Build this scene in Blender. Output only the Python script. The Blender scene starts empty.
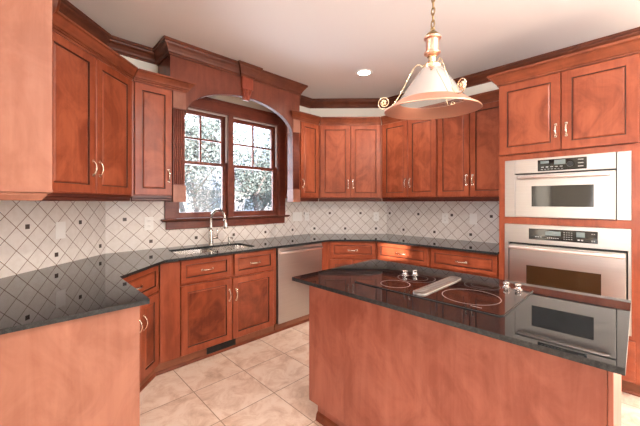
import bpy, bmesh, math, random
from mathutils import Vector, Matrix
from mathutils.geometry import tessellate_polygon
random.seed(7)
S = bpy.context.scene
COL = S.collection
PI = math.pi
K = math.sqrt(2) - 1          # mitre of the 135 degree room corners

# ------------------------------------------------------------------ camera, light, exposure
cam = bpy.data.objects.new('camera', bpy.data.cameras.new('camera'))
COL.objects.link(cam)
cam.location = (0, 0, 1.361)
cam.rotation_euler = (PI/2, 0, math.radians(-44.23))
cam.data.sensor_width = 36
cam.data.lens = 311.04/640*36
cam.data.shift_y = -11.23/640
cam.data.clip_start = 0.02
S.camera = cam
S.view_settings.view_transform = 'Standard'
S.view_settings.look = 'None'
S.view_settings.gamma = 1
S.view_settings.use_curve_mapping = False
S.view_settings.exposure = 0.3

world = bpy.data.worlds.new('sky'); S.world = world
world.use_nodes = True
wt = world.node_tree; wt.nodes.clear()
_o = wt.nodes.new('ShaderNodeOutputWorld'); _b = wt.nodes.new('ShaderNodeBackground')
_t = wt.nodes.new('ShaderNodeTexCoord'); _n = wt.nodes.new('ShaderNodeTexNoise'); _r = wt.nodes.new('ShaderNodeValToRGB')
_n.inputs['Scale'].default_value = 3.0; _n.inputs['Detail'].default_value = 4
_r.color_ramp.elements[0].position = .4; _r.color_ramp.elements[0].color = (.62, .78, 1.0, 1)
_r.color_ramp.elements[1].position = .62; _r.color_ramp.elements[1].color = (1, 1, 1, 1)
wt.links.new(_t.outputs['Generated'], _n.inputs['Vector']); wt.links.new(_n.outputs['Fac'], _r.inputs['Fac'])
wt.links.new(_r.outputs['Color'], _b.inputs['Color']); wt.links.new(_b.outputs['Background'], _o.inputs['Surface'])
_b.inputs['Strength'].default_value = 3.4

def lamp(name, kind, loc, target, energy, color, **kw):
    d = bpy.data.lights.new(name, kind); d.energy = energy; d.color = color
    for k, v in kw.items(): setattr(d, k, v)
    o = bpy.data.objects.new(name, d); COL.objects.link(o); o.location = loc
    o.rotation_euler = (Vector(target) - Vector(loc)).to_track_quat('-Z', 'Y').to_euler()
    return o
SUN = Vector((-.5, -.85, .15)).normalized()
lamp('sun', 'SUN', SUN*20, (0, 0, 0), 24.0, (1, .90, .80), angle=.01)
# daylight entering by the windows of the breakfast room behind the camera
lamp('daylight_west', 'AREA', (-3.70, -.4, 1.5), (-1.5, -.1, 2.7), 50, (1, .95, .90), shape='RECTANGLE', size=2.4, size_y=1.6)
lamp('daylight_south', 'AREA', (2.2, -3.40, 1.45), (1.8, -1.3, 2.7), 45, (1, .95, .90), shape='RECTANGLE', size=2.0, size_y=1.9)
lamp('added_ceiling_fill', 'AREA', (1.3, -1.3, 2.25), (1.32, -1.25, 2.775), 190, (1, .95, .91), shape='DISK', size=.8)  # added fill lamp behind the camera, aimed up to brighten the ceiling
lamp('added_window_fill', 'AREA', (1.75, 3.55, 1.75), (1.75, 0, 1.2), 40, (.84, .90, 1), shape='RECTANGLE', size=1.2, size_y=1.0)  # added lamp boosting the window's light on tiles and counters

# ------------------------------------------------------------------ materials
def new_mat(name):
    m = bpy.data.materials.new(name); m.use_nodes = True
    nt = m.node_tree; nt.nodes.clear()
    out = nt.nodes.new('ShaderNodeOutputMaterial'); p = nt.nodes.new('ShaderNodeBsdfPrincipled')
    nt.links.new(p.outputs[0], out.inputs['Surface'])
    return m, nt, p
def mat(name, col, rough=.5, metal=0, spec=.5, coat=0, emit=None, estr=0):
    m, nt, p = new_mat(name)
    p.inputs['Base Color'].default_value = (*col, 1); p.inputs['Roughness'].default_value = rough
    p.inputs['Metallic'].default_value = metal; p.inputs['Specular IOR Level'].default_value = spec
    p.inputs['Coat Weight'].default_value = coat
    if emit: p.inputs['Emission Color'].default_value = (*emit, 1); p.inputs['Emission Strength'].default_value = estr
    return m
def coords(nt, scale=(1, 1, 1), rnd=True):
    tc = nt.nodes.new('ShaderNodeTexCoord'); mp = nt.nodes.new('ShaderNodeMapping')
    mp.inputs['Scale'].default_value = scale
    if rnd:
        oi = nt.nodes.new('ShaderNodeObjectInfo'); mu = nt.nodes.new('ShaderNodeVectorMath'); mu.operation = 'SCALE'
        cb = nt.nodes.new('ShaderNodeCombineXYZ')
        for i in range(3): nt.links.new(oi.outputs['Random'], cb.inputs[i])
        nt.links.new(cb.outputs[0], mu.inputs[0]); mu.inputs['Scale'].default_value = 17
        ad = nt.nodes.new('ShaderNodeVectorMath'); nt.links.new(tc.outputs['Object'], ad.inputs[0]); nt.links.new(mu.outputs[0], ad.inputs[1])
        nt.links.new(ad.outputs[0], mp.inputs['Vector'])
    else: nt.links.new(tc.outputs['Object'], mp.inputs['Vector'])
    return mp.outputs['Vector']
def noise(nt, vec, scale, detail=3, rough=.55, dist=0):
    n = nt.nodes.new('ShaderNodeTexNoise'); n.inputs['Scale'].default_value = scale; n.inputs['Detail'].default_value = detail
    n.inputs['Roughness'].default_value = rough; n.inputs['Distortion'].default_value = dist
    nt.links.new(vec, n.inputs['Vector']); return n.outputs['Fac']
def ramp(nt, fac, stops):
    r = nt.nodes.new('ShaderNodeValToRGB'); e = r.color_ramp.elements
    while len(e) < len(stops): e.new(.5)
    for el, (p, c) in zip(e, stops): el.position = p; el.color = (*c, 1)
    nt.links.new(fac, r.inputs['Fac']); return r.outputs['Color']
def mixc(nt, fac, a, b, mode='MIX'):
    m = nt.nodes.new('ShaderNodeMix'); m.data_type = 'RGBA'; m.blend_type = mode
    for sock, v in ((m.inputs[0], fac), (m.inputs[6], a), (m.inputs[7], b)):
        if hasattr(v, 'links'): nt.links.new(v, sock)
        elif isinstance(v, tuple): sock.default_value = (*v, 1)
        else: sock.default_value = v
    return m.outputs[2]
def math_n(nt, op, a, b=None):
    m = nt.nodes.new('ShaderNodeMath'); m.operation = op
    for i, v in enumerate((a, b)):
        if v is None: continue
        if hasattr(v, 'links'): nt.links.new(v, m.inputs[i])
        else: m.inputs[i].default_value = v
    return m.outputs[0]
def bump(nt, p, fac, strength=.2, dist=.002):
    b = nt.nodes.new('ShaderNodeBump'); b.inputs['Strength'].default_value = strength; b.inputs['Distance'].default_value = dist
    nt.links.new(fac, b.inputs['Height']); nt.links.new(b.outputs[0], p.inputs['Normal'])

def wood(name, dark, mid, light, axis='z', rough=.28, blot=.4, spec=.35):
    m, nt, p = new_mat(name)
    sc = {'z': (14, 14, 1.1), 'x': (1.1, 14, 14)}[axis]
    g = noise(nt, coords(nt, sc), 1.6, 5, .6, .6)
    c = ramp(nt, g, [(.25, dark), (.5, mid), (.78, light)])
    v2 = coords(nt, (1, 1, .7))
    bl = noise(nt, v2, 5.0, 5, .62, 1.2)
    c2 = mixc(nt, blot, c, ramp(nt, bl, [(.38, dark), (.62, light)]))
    nt.links.new(c2, p.inputs['Base Color'])
    p.inputs['Roughness'].default_value = rough; p.inputs['Specular IOR Level'].default_value = spec
    return m
CHERRY = wood('cherry_vertical', (.17, .033, .013), (.27, .060, .024), (.37, .098, .044))
CHERRYH = wood('cherry_horizontal', (.17, .033, .013), (.27, .060, .024), (.37, .098, .044), 'x')
ISLANDW = wood('island_veneer', (.20, .050, .030), (.29, .084, .053), (.38, .128, .085), blot=.5, rough=.33)
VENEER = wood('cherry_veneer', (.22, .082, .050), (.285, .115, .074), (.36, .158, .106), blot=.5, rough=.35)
DARKW = wood('dark_cherry_trim', (.065, .017, .009), (.11, .029, .014), (.18, .050, .023), 'x', rough=.42)
CASEW = wood('window_cherry', (.10, .024, .016), (.16, .040, .024), (.23, .062, .036), 'x', rough=.3)
PANELW = wood('cherry_panel', (.17, .034, .014), (.27, .062, .026), (.40, .11, .052), blot=.6)
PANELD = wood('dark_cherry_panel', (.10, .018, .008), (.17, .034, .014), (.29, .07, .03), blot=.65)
GLAZE = mat('dark_glaze', (.06, .014, .008), .5)
TOE = wood('toe_kick_wood', (.16, .055, .028), (.23, .08, .042), (.30, .115, .06), 'x', rough=.5)
NICKEL = mat('champagne_nickel', (.82, .75, .65), .24, 1)
def steel(name, col, rough):
    m, nt, p = new_mat(name)
    g = noise(nt, coords(nt, (2, 2, 300)), 1, 2)
    nt.links.new(ramp(nt, g, [(.3, tuple(c*.92 for c in col)), (.7, col)]), p.inputs['Base Color'])
    p.inputs['Metallic'].default_value = 1; p.inputs['Roughness'].default_value = rough
    return m
STEEL = steel('brushed_steel', (.53, .505, .48), .34)
SATIN = mat('satin_handle', (.82, .74, .70), .36, 1)
STEELP = mat('polished_steel', (.78, .75, .72), .18, 1)
BLACKG = mat('black_glass', (.012, .012, .012), .06, spec=.6)
OVENG = mat('brown_oven_glass', (.035, .018, .008), .06, spec=.5)
BLACK = mat('black_plastic', (.012, .012, .012), .4)
GREYBTN = mat('grey_print', (.35, .36, .36), .5)
LCD = mat('grey_green_display', (.16, .20, .20), .25)
WHITE = mat('white_plastic', (.93, .91, .88), .35)
SLOT = mat('slot_grey', (.25, .23, .21), .5)
BRASS = mat('polished_brass', (.88, .74, .52), .2, 1)
BRASSD = mat('aged_brass', (.26, .18, .09), .35, 1)
COPPER = mat('polished_copper', (.78, .45, .34), .42, 1)
CEILP = mat('ceiling_paint', (.73, .685, .665), .9, spec=.2)
WALLP = mat('wall_paint', (.84, .80, .71), .85, spec=.2)
PAINTW = mat('white_sill_paint', (.8, .78, .75), .6)
EMIT = mat('lit_lens', (1, 1, 1), .5, emit=(1, .92, .82), estr=14)

def granite(name, rough, k=1):
    m, nt, p = new_mat(name)
    v = coords(nt, rnd=False)
    a = noise(nt, v, 260, 3, .7); b = noise(nt, v, 70, 2, .6)
    c1 = ramp(nt, a, [(.45, (.006, .007, .008)), (.62, (.016, .018, .019)), (.75, (.06*k, .066*k, .066*k))])
    c2 = ramp(nt, b, [(.4, (.006, .007, .008)), (.7, (.022*k, .025*k, .026*k))])
    nt.links.new(mixc(nt, .5, c1, c2), p.inputs['Base Color'])
    p.inputs['Roughness'].default_value = rough; p.inputs['Specular IOR Level'].default_value = .36
    return m
GRANITE = granite('black_granite', .02, .5); GRANITEE = granite('honed_granite_edge', .38, 2.2)
KNOBM = mat('satin_silver', (.62, .57, .54), .25, 1)
COOKG = mat('cooktop_glass', (.016, .008, .007), .04, spec=.8)
RINGM = mat('burner_print', (.30, .21, .19), .3)
RINGD = mat('burner_print_dark', (.12, .09, .085), .3)

def tile_mat():
    m, nt, p = new_mat('travertine_diamond_tiles')
    tc = nt.nodes.new('ShaderNodeTexCoord'); sx = nt.nodes.new('ShaderNodeSeparateXYZ'); nt.links.new(tc.outputs['Object'], sx.inputs[0])
    D = .1425
    u = math_n(nt, 'DIVIDE', sx.outputs[0], D); w = math_n(nt, 'DIVIDE', sx.outputs[2], D)
    a = math_n(nt, 'ADD', u, w); b = math_n(nt, 'SUBTRACT', u, w)
    def edge(t): return math_n(nt, 'ABSOLUTE', math_n(nt, 'SUBTRACT', t, math_n(nt, 'ROUND', t)))
    e = math_n(nt, 'MAXIMUM', edge(a), edge(b))
    grout = math_n(nt, 'GREATER_THAN', e, .480)
    mm = math_n(nt, 'ROUND', math_n(nt, 'DIVIDE', a, 3)); nn = math_n(nt, 'ROUND', math_n(nt, 'DIVIDE', b, 3))
    du = math_n(nt, 'ABSOLUTE', math_n(nt, 'SUBTRACT', u, math_n(nt, 'MULTIPLY', math_n(nt, 'ADD', mm, nn), 1.5)))
    dw = math_n(nt, 'ABSOLUTE', math_n(nt, 'SUBTRACT', w, math_n(nt, 'MULTIPLY', math_n(nt, 'SUBTRACT', mm, nn), 1.5)))
    ins = math_n(nt, 'LESS_THAN', math_n(nt, 'MAXIMUM', du, dw), .105)
    cell = nt.nodes.new('ShaderNodeTexWhiteNoise'); cell.noise_dimensions = '2D'
    cb = nt.nodes.new('ShaderNodeCombineXYZ'); nt.links.new(math_n(nt, 'ROUND', a), cb.inputs[0]); nt.links.new(math_n(nt, 'ROUND', b), cb.inputs[1])
    nt.links.new(cb.outputs[0], cell.inputs['Vector'])
    tone = mixc(nt, cell.outputs['Value'], (.78, .72, .67), (.88, .84, .80))
    n = noise(nt, tc.outputs['Object'], 26, 4, .6)
    c = mixc(nt, .4, tone, ramp(nt, n, [(.3, (.72, .65, .59)), (.65, (.90, .86, .82))]))
    c = mixc(nt, grout, c, (.27, .165, .12)); c = mixc(nt, ins, c, (.07, .045, .035))
    nt.links.new(c, p.inputs['Base Color']); p.inputs['Roughness'].default_value = .38
    bump(nt, p, math_n(nt, 'SUBTRACT', 1.0, grout), .3, .002)
    return m
TILE = tile_mat()

def floor_mat():
    m, nt, p = new_mat('travertine_floor_tiles')
    tc = nt.nodes.new('ShaderNodeTexCoord'); sx = nt.nodes.new('ShaderNodeSeparateXYZ'); nt.links.new(tc.outputs['Object'], sx.inputs[0])
    a = math_n(nt, 'DIVIDE', sx.outputs[0], .4065); b = math_n(nt, 'DIVIDE', sx.outputs[1], .409)
    def near(t): return math_n(nt, 'ABSOLUTE', math_n(nt, 'SUBTRACT', t, math_n(nt, 'ROUND', t)))
    g = math_n(nt, 'LESS_THAN', math_n(nt, 'MINIMUM', near(a), near(b)), .007)
    cell = nt.nodes.new('ShaderNodeTexWhiteNoise'); cell.noise_dimensions = '2D'
    cb = nt.nodes.new('ShaderNodeCombineXYZ'); nt.links.new(math_n(nt, 'FLOOR', a), cb.inputs[0]); nt.links.new(math_n(nt, 'FLOOR', b), cb.inputs[1])
    nt.links.new(cb.outputs[0], cell.inputs['Vector'])
    sh = nt.nodes.new('ShaderNodeVectorMath'); sh.operation = 'SCALE'; sh.inputs['Scale'].default_value = 9
    nt.links.new(cell.outputs['Color'], sh.inputs[0])
    ad = nt.nodes.new('ShaderNodeVectorMath'); nt.links.new(tc.outputs['Object'], ad.inputs[0]); nt.links.new(sh.outputs[0], ad.inputs[1])
    n = noise(nt, ad.outputs[0], 7, 8, .70, .6)
    c = ramp(nt, n, [(.30, (.46, .28, .18)), (.43, (.68, .48, .36)), (.55, (.84, .68, .56)), (.8, (.92, .82, .73))])
    c = mixc(nt, .25, c, mixc(nt, cell.outputs['Value'], (.76, .60, .48), (.88, .76, .66)))
    c = mixc(nt, g, c, (.36, .23, .16))
    nt.links.new(c, p.inputs['Base Color']); p.inputs['Roughness'].default_value = .42
    return m
FLOORM = floor_mat()

def thin_glass(name, tint, gloss=.06, haze=0.0, ribs=False):
    m = bpy.data.materials.new(name); m.use_nodes = True; nt = m.node_tree; nt.nodes.clear()
    out = nt.nodes.new('ShaderNodeOutputMaterial'); tr = nt.nodes.new('ShaderNodeBsdfTransparent'); gl = nt.nodes.new('ShaderNodeBsdfGlossy')
    tr.inputs['Color'].default_value = (*tint, 1); gl.inputs['Roughness'].default_value = .05
    mx = nt.nodes.new('ShaderNodeMixShader'); fr = nt.nodes.new('ShaderNodeFresnel'); fr.inputs['IOR'].default_value = 1.45
    nt.links.new(fr.outputs[0], mx.inputs[0]); nt.links.new(tr.outputs[0], mx.inputs[1]); nt.links.new(gl.outputs[0], mx.inputs[2])
    last = mx.outputs[0]
    if haze:
        df = nt.nodes.new('ShaderNodeBsdfDiffuse'); df.inputs['Color'].default_value = (.92, .88, .84, 1)
        tl = nt.nodes.new('ShaderNodeBsdfTranslucent'); tl.inputs['Color'].default_value = (.92, .88, .84, 1)
        m2 = nt.nodes.new('ShaderNodeMixShader'); nt.links.new(df.outputs[0], m2.inputs[1]); nt.links.new(tl.outputs[0], m2.inputs[2])
        m3 = nt.nodes.new('ShaderNodeMixShader'); m3.inputs[0].default_value = haze
        nt.links.new(last, m3.inputs[1]); nt.links.new(m2.outputs[0], m3.inputs[2]); last = m3.outputs[0]
    nt.links.new(last, out.inputs['Surface'])
    return m
PANE = thin_glass('window_glass', (.97, .98, 1))
SHADE = thin_glass('ribbed_shade_glass', (.90, .88, .87), haze=.08)

# ------------------------------------------------------------------ mesh helpers
def quad(bm, vs, mi=0):
    f = bm.faces.new(vs); f.material_index = mi; return f
def add_box(bm, x0, x1, y0, y1, z0, z1, bev=0, mi=0):
    t = bmesh.new()
    r = bmesh.ops.create_cube(t, size=1)
    for v in t.verts:
        v.co = Vector(((x0+x1)/2 + v.co.x*(x1-x0), (y0+y1)/2 + v.co.y*(y1-y0), (z0+z1)/2 + v.co.z*(z1-z0)))
    if bev: bmesh.ops.bevel(t, geom=t.edges[:], offset=bev, segments=2, affect='EDGES', profile=.6)
    for f in t.faces: f.material_index = mi
    merge(bm, t)
def merge(bm, t, M=None):
    if M is not None: t.transform(M)
    mp = {v: bm.verts.new(v.co) for v in t.verts}
    for f in t.faces:
        try: g = bm.faces.new([mp[v] for v in f.verts]); g.material_index = f.material_index; g.smooth = f.smooth
        except ValueError: pass
    t.free()
def box(*a, **k):
    bm = bmesh.new(); add_box(bm, *a, **k); return bm
def prism(poly, z0, z1, holes=(), mi=0):
    """Vertical prism over a plan polygon, with optional holes."""
    bm = bmesh.new()
    loops = [list(poly)] + [list(h) for h in holes]
    tris = tessellate_polygon([[Vector((x, y, 0)) for x, y in l] for l in loops])
    flat = [p for l in loops for p in l]
    lo = [bm.verts.new((x, y, z0)) for x, y in flat]; hi = [bm.verts.new((x, y, z1)) for x, y in flat]
    for t in tris:
        quad(bm, [hi[i] for i in t], mi); quad(bm, [lo[i] for i in t][::-1], mi)
    b = 0
    for l in loops:
        n = len(l)
        for i in range(n):
            j = (i+1) % n; quad(bm, [lo[b+i], lo[b+j], hi[b+j], hi[b+i]], mi)
        b += n
    bmesh.ops.recalc_face_normals(bm, faces=bm.faces[:]); bm.normal_update()
    return bm
def xz_prism(poly, y0, y1, mi=0):
    """Prism over an outline in the x-z plane, between two depths."""
    bm = prism(poly, y0, y1, mi=mi)
    for v in bm.verts: v.co = Vector((v.co.x, v.co.z, v.co.y))
    bmesh.ops.recalc_face_normals(bm, faces=bm.faces[:])
    return bm
def tube(bm, pts, r, seg=10, cap=True, mi=0, closed=False):
    pts = [Vector(p) for p in pts]; n = len(pts)
    rs = r if isinstance(r, (list, tuple)) else [r]*n
    rings = []; up = None
    for i, p in enumerate(pts):
        if closed: t = pts[(i+1) % n] - pts[i-1]
        else: t = pts[min(i+1, n-1)] - pts[max(i-1, 0)]
        t.normalize()
        if up is None: up = Vector((0, 0, 1)) if abs(t.z) < .9 else Vector((1, 0, 0))
        a = t.cross(up).normalized(); b = a.cross(t).normalized(); up = b
        rings.append([bm.verts.new(p + (a*math.cos(q) + b*math.sin(q))*rs[i]) for q in [2*PI*k/seg for k in range(seg)]])
    for i in range(n if closed else n-1):
        A, B = rings[i], rings[(i+1) % n]
        for k in range(seg):
            f = quad(bm, [A[k], A[(k+1) % seg], B[(k+1) % seg], B[k]], mi); f.smooth = True
    if cap and not closed:
        quad(bm, rings[0][::-1], mi); quad(bm, rings[-1], mi)
    return bm
def lathe(bm, prof, seg=32, c=(0, 0), mi=0, ripple=0, sharp=False):
    if sharp:
        for a, b in zip(prof, prof[1:]): lathe(bm, [a, b], seg, c, mi, ripple)
        return bm
    rings = []
    for r, z in prof:
        rings.append([bm.verts.new((c[0] + (r + (ripple if (k % 2) else 0)*(r > .02))*math.cos(2*PI*k/seg),
                                    c[1] + (r + (ripple if (k % 2) else 0)*(r > .02))*math.sin(2*PI*k/seg), z)) for k in range(seg)])
    for A, B in zip(rings, rings[1:]):
        for k in range(seg):
            f = quad(bm, [A[k], A[(k+1) % seg], B[(k+1) % seg], B[k]], mi); f.smooth = True
    return bm
def closed_lathe(bm, prof, seg=32, c=(0, 0), mi=0, sharp=True):
    lathe(bm, [(max(prof[0][0], 1e-4)*.001, prof[0][1])] + list(prof) + [(1e-4, prof[-1][1])], seg, c, mi, sharp=sharp)
    return bm
def sweep(path, prof, m0=0, m1=0, mi=0):
    """Moulding: profile of (out, z) carried along a plan path; out is to the right of travel."""
    bm = bmesh.new(); P = [Vector(p) for p in path]; n = len(P)
    T = [(P[i+1]-P[i]).normalized() for i in range(n-1)]
    N = [Vector((t.y, -t.x)) for t in T]
    rings = []
    for i in range(n):
        if i == 0: o = N[0] + T[0]*m0
        elif i == n-1: o = N[-1] - T[-1]*m1
        else: o = (N[i-1]+N[i])/(1 + N[i-1].dot(N[i]))
        rings.append([bm.verts.new((P[i].x + o.x*d, P[i].y + o.y*d, z)) for d, z in prof])
    m = len(prof)
    for A, B in zip(rings, rings[1:]):
        for k in range(m): quad(bm, [A[k], A[(k+1) % m], B[(k+1) % m], B[k]], mi)
    bm.faces.new(rings[0]); bm.faces.new(rings[-1][::-1])
    bmesh.ops.recalc_face_normals(bm, faces=bm.faces[:])
    return bm
def front_panel(x0, x1, z0, z1, yf, thick=.02, stile=.055, sunk=.008):
    """Cabinet door or drawer front: flat frame, glazed step, recessed centre panel (slot 1 = glaze)."""
    bm = bmesh.new()
    def ring(i, y): return [bm.verts.new(p) for p in ((x0+i, y, z0+i), (x1-i, y, z0+i), (x1-i, y, z1-i), (x0+i, y, z1-i))]
    R = [ring(0, yf+thick), ring(0, yf+.003), ring(.003, yf), ring(stile, yf), ring(stile+.003, yf+sunk), ring(stile+.007, yf+sunk), ring(stile+.016, yf+sunk*.35), ]
    mi = [0, 0, 0, 1, 1, 0]
    for A, B, m in zip(R, R[1:], mi):
        for k in range(4): quad(bm, [A[k], A[(k+1) % 4], B[(k+1) % 4], B[k]], m)
    quad(bm, R[-1], 2); quad(bm, R[0][::-1], 0)
    bmesh.ops.recalc_face_normals(bm, faces=bm.faces[:])
    return bm
def bow_handle(cx, cz, yf, length=.095, vertical=True):
    bm = bmesh.new(); pts = []; rs = []
    for i in range(13):
        t = i/12; s = (t-.5)*length; o = .026*math.sin(PI*t)**.6
        pts.append((cx, yf-o, cz+s) if vertical else (cx+s, yf-o, cz)); rs.append(.0062 if 0 < i < 12 else .0085)
    tube(bm, pts, rs, 8)
    for e in (-.5, .5):
        s = e*length
        if vertical: add_box(bm, cx-.009, cx+.009, yf-.006, yf+.001, cz+s-.010, cz+s+.010, .003)
        else: add_box(bm, cx+s-.010, cx+s+.010, yf-.006, yf+.001, cz-.009, cz+.009, .003)
    return bm

class Frame:
    """A wall seen from the room: local x to the right along it, local y into it."""
    def __init__(s, ox, oy, deg): s.o = Vector((ox, oy, 0)); s.r = math.radians(deg)
    def w(s, x, y, z): return s.o + Matrix.Rotation(s.r, 3, 'Z') @ Vector((x, y, z))
AX, BX, VY, UX, CY, LX, LY = .54, 2.93, 3.21, 3.688, 2.452, -.233, 2.437
WW = Frame(0, VY, 0); BD = Frame(BX, VY, -45); OW = Frame(UX, CY, -90); LD = Frame(AX, VY, 45); LW = Frame(LX, LY, 90)
WORLD = Frame(0, 0, 0)

class Thing:
    def __init__(s, name, label, cat, fr, x, y, z, group=None, tilt=None):
        s.off = Vector((x, y, z)); o = bpy.data.objects.new(name, None); COL.objects.link(o)
        o.empty_display_size = .05
        o.location = fr.w(x, y, z); o.rotation_euler = (0, 0, fr.r)
        if tilt: o.rotation_euler = tilt
        o['label'] = label; o['category'] = cat
        if group: o['group'] = group
        s.o = o; s.fr = fr
    def add(s, name, bm, mats, parent=None, label=None):
        for v in bm.verts: v.co -= s.off
        return link(name, bm, mats, parent or s.o, label)
def link(name, bm, mats, parent=None, label=None):
    me = bpy.data.meshes.new(name); bm.normal_update(); bm.to_mesh(me); bm.free()
    for m in (mats if isinstance(mats, (list, tuple)) else [mats]): me.materials.append(m)
    o = bpy.data.objects.new(name, me); COL.objects.link(o)
    if parent: o.parent = parent
    if label: o['label'] = label
    return o
def single(name, bm, mats, label, cat, fr, x, y, z, group=None):
    """A thing that is one mesh."""
    for v in bm.verts: v.co -= Vector((x, y, z))
    o = link(name, bm, mats); o.location = fr.w(x, y, z); o.rotation_euler = (0, 0, fr.r)
    o['label'] = label; o['category'] = cat
    if group: o['group'] = group
    return o
def struct(name, bm, mats, fr=WORLD, x=0, y=0, z=0, parent=None, label=None):
    for v in bm.verts: v.co -= Vector((x, y, z))
    o = link(name, bm, mats, parent)
    if not parent:
        o.location = fr.w(x, y, z); o.rotation_euler = (0, 0, fr.r); o['kind'] = 'structure'
    if label: o['label'] = label
    return o

# ------------------------------------------------------------------ room shell
ZC = 2.775; RX, RY, T = -3.8, -3.5, .12
room = [(RX, RY), (UX, RY), (UX, CY), (BX, VY), (AX, VY), (LX, LY), (LX, 1.57), (RX, 1.57)]
def wide(d): return [(RX-d, RY-d), (UX+d, RY-d), (UX+d, CY+d*K), (BX+d*K, VY+d), (AX-d*K, VY+d), (LX-d, LY+d*K), (LX-d, 1.57+d), (RX-d, 1.57+d)]
struct('floor', prism(wide(T), -.1, 0), FLOORM, x=.905, y=1.816)
struct('ceiling', prism(wide(T), ZC, ZC+.1), CEILP, label='pale beige painted ceiling')
def wall(name, fr, x0, x1, openings=(), m0=0, m1=0):
    bm = bmesh.new()
    def piece(a, b, z0, z1):
        pa = a - (m0*T if a == x0 else 0); pb = b + (m1*T if b == x1 else 0)
        merge(bm, prism([(a, 0), (b, 0), (pb, T), (pa, T)], z0, z1))
    xs = x0
    for (a, b, z0, z1) in sorted(openings):
        if a > xs: piece(xs, a, 0, ZC)
        if z0 > 0: piece(a, b, 0, z0)
        if z1 < ZC: piece(a, b, z1, ZC)
        xs = b
    piece(xs, x1, 0, ZC)
    return struct(name, bm, WALLP, fr)
BDL = math.hypot(UX-BX, VY-CY); LDL = math.hypot(AX-LX, VY-LY)
wall('wall_window', WW, AX, BX, [(1.12, 2.38, 1.19, 2.36)], K, K)
wall('wall_corner', BD, 0, BDL, m0=K, m1=K)
wall('wall_oven', OW, 0, CY-RY, m0=K, m1=1)
wall('wall_angled', LD, -LDL, 0, m0=K, m1=K)
wall('wall_left', LW, 1.57-LY, 0, m0=-1, m1=K)
wall('wall_breakfast', Frame(RX, 1.57, 0), 0, LX-RX, m0=1, m1=-1)
WR = Frame(RX, RY, 90)
wall('wall_west', WR, 0, 1.57-RY, [(1.9, 4.3, .72, 2.28)], 1, 1)
WS = Frame(UX, RY, 180)
wall('wall_south', WS, 0, UX-RX, [(.488, 2.488, .5, 2.4), (3.718, 3.988, 1.66, 1.90)], 1, 1)
def grid_window(n, fr, x0, x1, z0, z1, nx, nz, bar=.03):
    bm = bmesh.new(); y0, y1 = .02, .07
    for i in range(nx+1):
        x = x0 + (x1-x0)*i/nx; w = bar if i in (0, nx) else bar/2
        add_box(bm, max(x-w, x0), min(x+w, x1), y0, y1, z0, z1)
    for i in range(nz+1):
        z = z0 + (z1-z0)*i/nz; w = bar if i in (0, nz) else bar/2
        add_box(bm, x0, x1, y0+.001, y1-.001, max(z-w, z0), min(z+w, z1))
    return struct('window_%d' % n, bm, PAINTW, fr)
grid_window(2, WR, 1.9, 4.3, .72, 2.28, 4, 3)
grid_window(3, WS, .488, 2.488, .5, 2.4, 4, 3)
grid_window(4, WS, 3.718, 3.988, 1.66, 1.90, 1, 1, .012)  # unseen opening added and sized so a sun patch lands on the drawers

# crown moulding under the ceiling, one run per wall, mitred at the corners
CR = [(0, 2.664), (.012, 2.664), (.012, 2.678), (.022, 2.684), (.028, 2.698), (.046, 2.722), (.066, 2.738), (.070, 2.748), (.087, 2.753), (.087, ZC-.001), (0, ZC-.001)]
VX0, VX1, VYF = .965, 2.462, -.325      # the window surround's box
struct('trim_1', sweep([(AX, 0), (VX0-.001, 0)], CR, K, 0), DARKW, WW)
struct('trim_2', sweep([(VX1+.001, 0), (BX, 0)], CR, 0, K), DARKW, WW)
struct('trim_3', sweep([(0, 0), (BDL, 0)], CR, K, K), DARKW, BD)
struct('trim_4', sweep([(0, 0), (CY-RY, 0)], CR, K, 1), DARKW, OW)
struct('trim_5', sweep([(-LDL, 0), (0, 0)], CR, K, K), DARKW, LD)
struct('trim_6', sweep([(1.57-LY, 0), (0, 0)], CR, 0, K), DARKW, LW)

# tiled backsplash, each wall's slab set out from one of its dark inset tiles
TH, ZT0, ZT1, ZI = .007, .9155, 1.372, 1.203
e = TH*K
def splash(name, fr, outline, x):
    struct(name, xz_prism(outline, -TH, -.0005), TILE, fr, x, 0, ZI)
splash('wall_tiles_window', WW, [(AX+e, ZT0), (BX-e, ZT0), (BX-e, ZT1), (2.482, ZT1), (2.482, 1.085), (1.018, 1.085), (1.018, ZT1), (AX+e, ZT1)], .683+.004)
splash('wall_tiles_corner', BD, [(e, ZT0), (BDL-e, ZT0), (BDL-e, ZT1), (e, ZT1)], .276)
splash('wall_tiles_oven', OW, [(e, ZT0), (CY-.872, ZT0), (CY-.872, ZT1), (e, ZT1)], .049)
splash('wall_tiles_angled', LD, [(-LDL+e, ZT0), (-e, ZT0), (-e, ZT1), (-LDL+e, ZT1)], -.277)
splash('wall_tiles_left', LW, [(1.60-LY, ZT0), (-e, ZT0), (-e, ZT1), (1.60-LY, ZT1)], -.25)

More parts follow.
